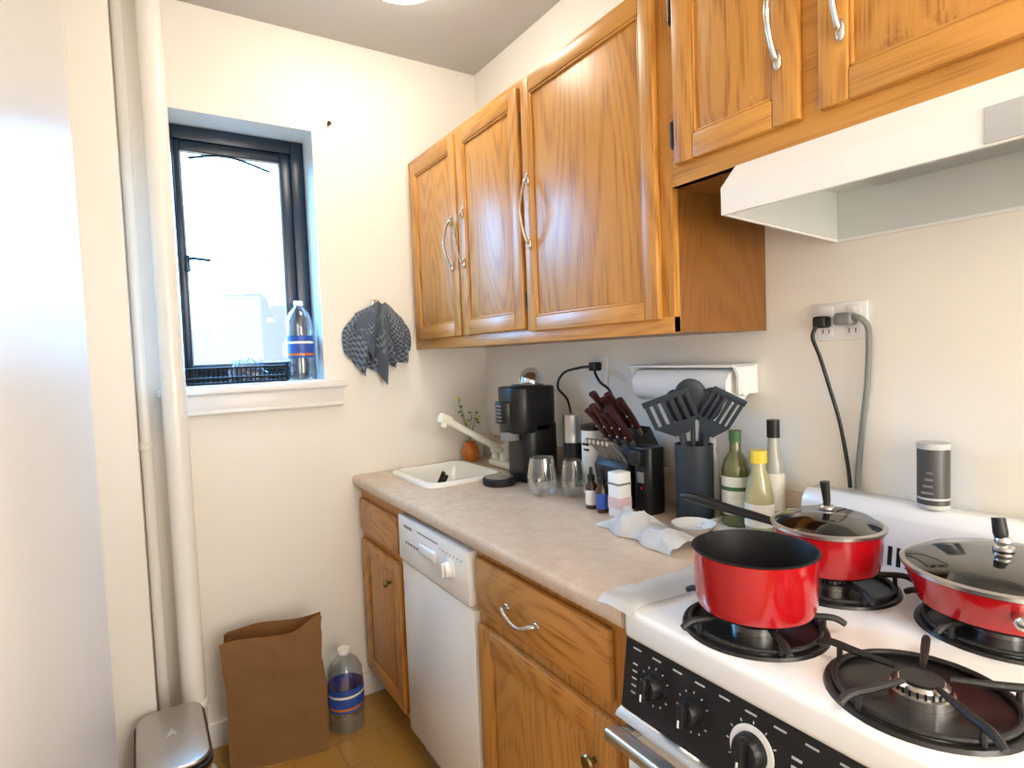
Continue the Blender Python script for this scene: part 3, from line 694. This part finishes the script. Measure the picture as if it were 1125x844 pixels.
for k in range(22):
    x=bx0+(bx1-bx0)*k/21; b.tube([(x,by0,wz0+.062),(x,by0,wz0+.005),(x,by1,wz0+.005),(x,by1,wz0+.062)],.0028,'basketb',5,1)
b.done()
b=B('plastic_bag')
def f(u,v):
    a=2*math.pi*u; ph=math.pi*v*.5
    rr_=1+.25*noise.noise(Vector((math.cos(a)*2,math.sin(a)*2,v*4)))
    return Vector((.35+.07*math.cos(a)*math.cos(ph)*rr_,2.390+.03*math.sin(a)*math.cos(ph)*rr_,wz0+.012+.075*math.sin(ph)*rr_))
b.surf(f,32,12,'bagp',0,True); b.done(60)

b=B('wall_hook'); b.box(.815,.845,YB-.006,YB,1.572,1.615,'nickel',.004); b.tube([(.83,YB-.004,1.59),(.83,YB-.03,1.585),(.83,YB-.038,1.60)],.005,'nickel'); b.ell((.83,YB-.038,1.603),.008,.008,.008,'nickel'); b.done()
b=B('dish_towel')
def lobe(xt,xb,wt,wm,wb,ztop,L,yo,bul,nf,ph,mat,tilt=0,point=.3):
    def f(u,v):
        if v<.45: t=v/.45; t=t*t*(3-2*t); W=wt+(wm-wt)*t
        else: t=(v-.45)/.55; t=t*t; W=wm+(wb-wm)*t
        cx_=xt+(xb-xt)*v**.8
        fold=math.sin(u*2*math.pi*nf+ph+1.2*math.sin(v*3)); f2=math.sin(u*2*math.pi*nf*2.3+v*6+ph)
        edge=max(0,math.sin(math.pi*u))**.5
        ll=L*(1-point*abs(u-.5)*2+tilt*(u-.5)+.05*fold)
        x=cx_+(u-.5)*W+.006*fold*v
        z=ztop-v*ll+.025*(1-abs(u-.5)*2)*math.exp(-v*8)
        y=YB-.008-yo-edge*bul*math.sin(math.pi*min(1,.15+v*.75))-(.016*fold+.005*f2)*min(1,v*3)*edge
        return Vector((x,min(y,YB-.006),z))
    b.surf(f,60,36,mat,.002)
lobe(.795,.760,.10,.18,.14,1.560,.245,.004,.050,2.5,.4,'towel',.25,.25)
lobe(.865,.905,.10,.17,.14,1.560,.225,.006,.052,2.5,2.0,'towel',-.1,.22)
lobe(.835,.840,.09,.14,.11,1.570,.290,.020,.050,2.0,1.0,'towel2',0,.35)
lobe(.820,.785,.08,.13,.11,1.578,.19,.045,.035,1.7,3.0,'towel2',.2,.25)
lobe(.850,.895,.07,.12,.10,1.576,.18,.042,.035,1.7,.2,'towel',-.2,.25)
b.done(80)

b=B('paper_bag')
cor=[(.180,2.125),(.49,2.065),(.515,2.20),(.205,2.285)]
top4=[(.172,2.120),(.484,2.055),(.500,2.125),(.195,2.205)]
def f(u,v):
    k=u*4; i=int(k)%4; t=k-int(k)
    if u>=1: i=0;t=0
    A=Vector(cor[i]).lerp(Vector(top4[i]),v**1.5);D=Vector(cor[(i+1)%4]).lerp(Vector(top4[(i+1)%4]),v**1.5); p=A.lerp(D,t)
    c=Vector((.345,2.15))
    if i in(1,3): p=p+(c-p)*(.20*v*(1-abs(2*t-1)))
    n=noise.noise(Vector((p.x*9,p.y*9,v*4)))+.5*noise.noise(Vector((p.x*22,p.y*22,v*9)))
    p=p+(p-c).normalized()*.010*n*min(1,v*2)
    top=.455+.035*math.exp(-((u-.235)/.035)**2)+.006*math.sin(u*31)
    if i==2: top+=.020-.015*t
    return Vector((p.x,p.y,.001+v*top))
b.surf(f,96,30,'kraft',.0012,True); b.prism([(c[0],c[1]) for c in cor],.001,.004,'kraft','xy')
b.done(25)
b=B('step_trash_can')
b.vbox(-.070,.108,1.70,2.03,.0,.025,'black',.05,8); b.vbox(-.066,.104,1.704,2.026,.025,.315,'lidsteel',.048,8)
b.vbox(-.072,.110,1.698,2.032,.315,.332,'black',.05,8,.002); b.vbox(-.066,.104,1.704,2.026,.332,.350,'lidsteel',.048,8,.008)
b.box(-.01,.045,1.672,1.70,.012,.022,'black',.004)
b.prism([(.019,1.90),(.033,1.86),(.019,1.868),(.005,1.86)],.350,.3512,'ltgrey','xy')
b.done()

# ---------------------------------------------------------------- world: bright hazy sky with faint skyline
w=bpy.data.worlds.new('world'); sc.world=w; w.use_nodes=True
nt=w.node_tree; bg=nt.nodes['Background']
tc=nd(nt,'ShaderNodeTexCoord'); sp=nd(nt,'ShaderNodeSeparateXYZ'); nt.links.new(tc.outputs['Generated'],sp.inputs[0])
mp=nd(nt,'ShaderNodeMapping'); mp.inputs['Scale'].default_value=(36,36,12); nt.links.new(tc.outputs['Generated'],mp.inputs[0])
vo=nd(nt,'ShaderNodeTexVoronoi',Scale=1.0); vo.distance='CHEBYCHEV'; nt.links.new(mp.outputs[0],vo.inputs['Vector'])
h=nd(nt,'ShaderNodeMapRange'); h.inputs[1].default_value=0; h.inputs[2].default_value=1; h.inputs[3].default_value=.0; h.inputs[4].default_value=.13; nt.links.new(vo.outputs['Color'],h.inputs[0])
lt=nd(nt,'ShaderNodeMath',operation='LESS_THAN'); nt.links.new(sp.outputs['Z'],lt.inputs[0]); nt.links.new(h.outputs[0],lt.inputs[1])
c=mixc(nt,lt.outputs[0],(.18,.54,1),(.0185,.0235,.0255))
nt.links.new(c,bg.inputs[0]); bg.inputs[1].default_value=38

# ---------------------------------------------------------------- camera
yaw=0.566;pitch=-0.051;roll=-0.038
fwd=Vector((math.sin(yaw)*math.cos(pitch),math.cos(yaw)*math.cos(pitch),math.sin(pitch)))
r=Vector((math.cos(yaw),-math.sin(yaw),0)); u=r.cross(fwd)
R=r*math.cos(roll)+u*math.sin(roll); U=-r*math.sin(roll)+u*math.cos(roll)
cd=bpy.data.cameras.new('camera'); co=bpy.data.objects.new('camera',cd); sc.collection.objects.link(co)
m=Matrix((R,U,-fwd)).transposed().to_4x4(); m.translation=Vector((0,0,1.373)); co.matrix_world=m
cd.sensor_fit='HORIZONTAL'; cd.sensor_width=36; cd.lens=644.542/1125*36; cd.clip_start=.02
sc.camera=co
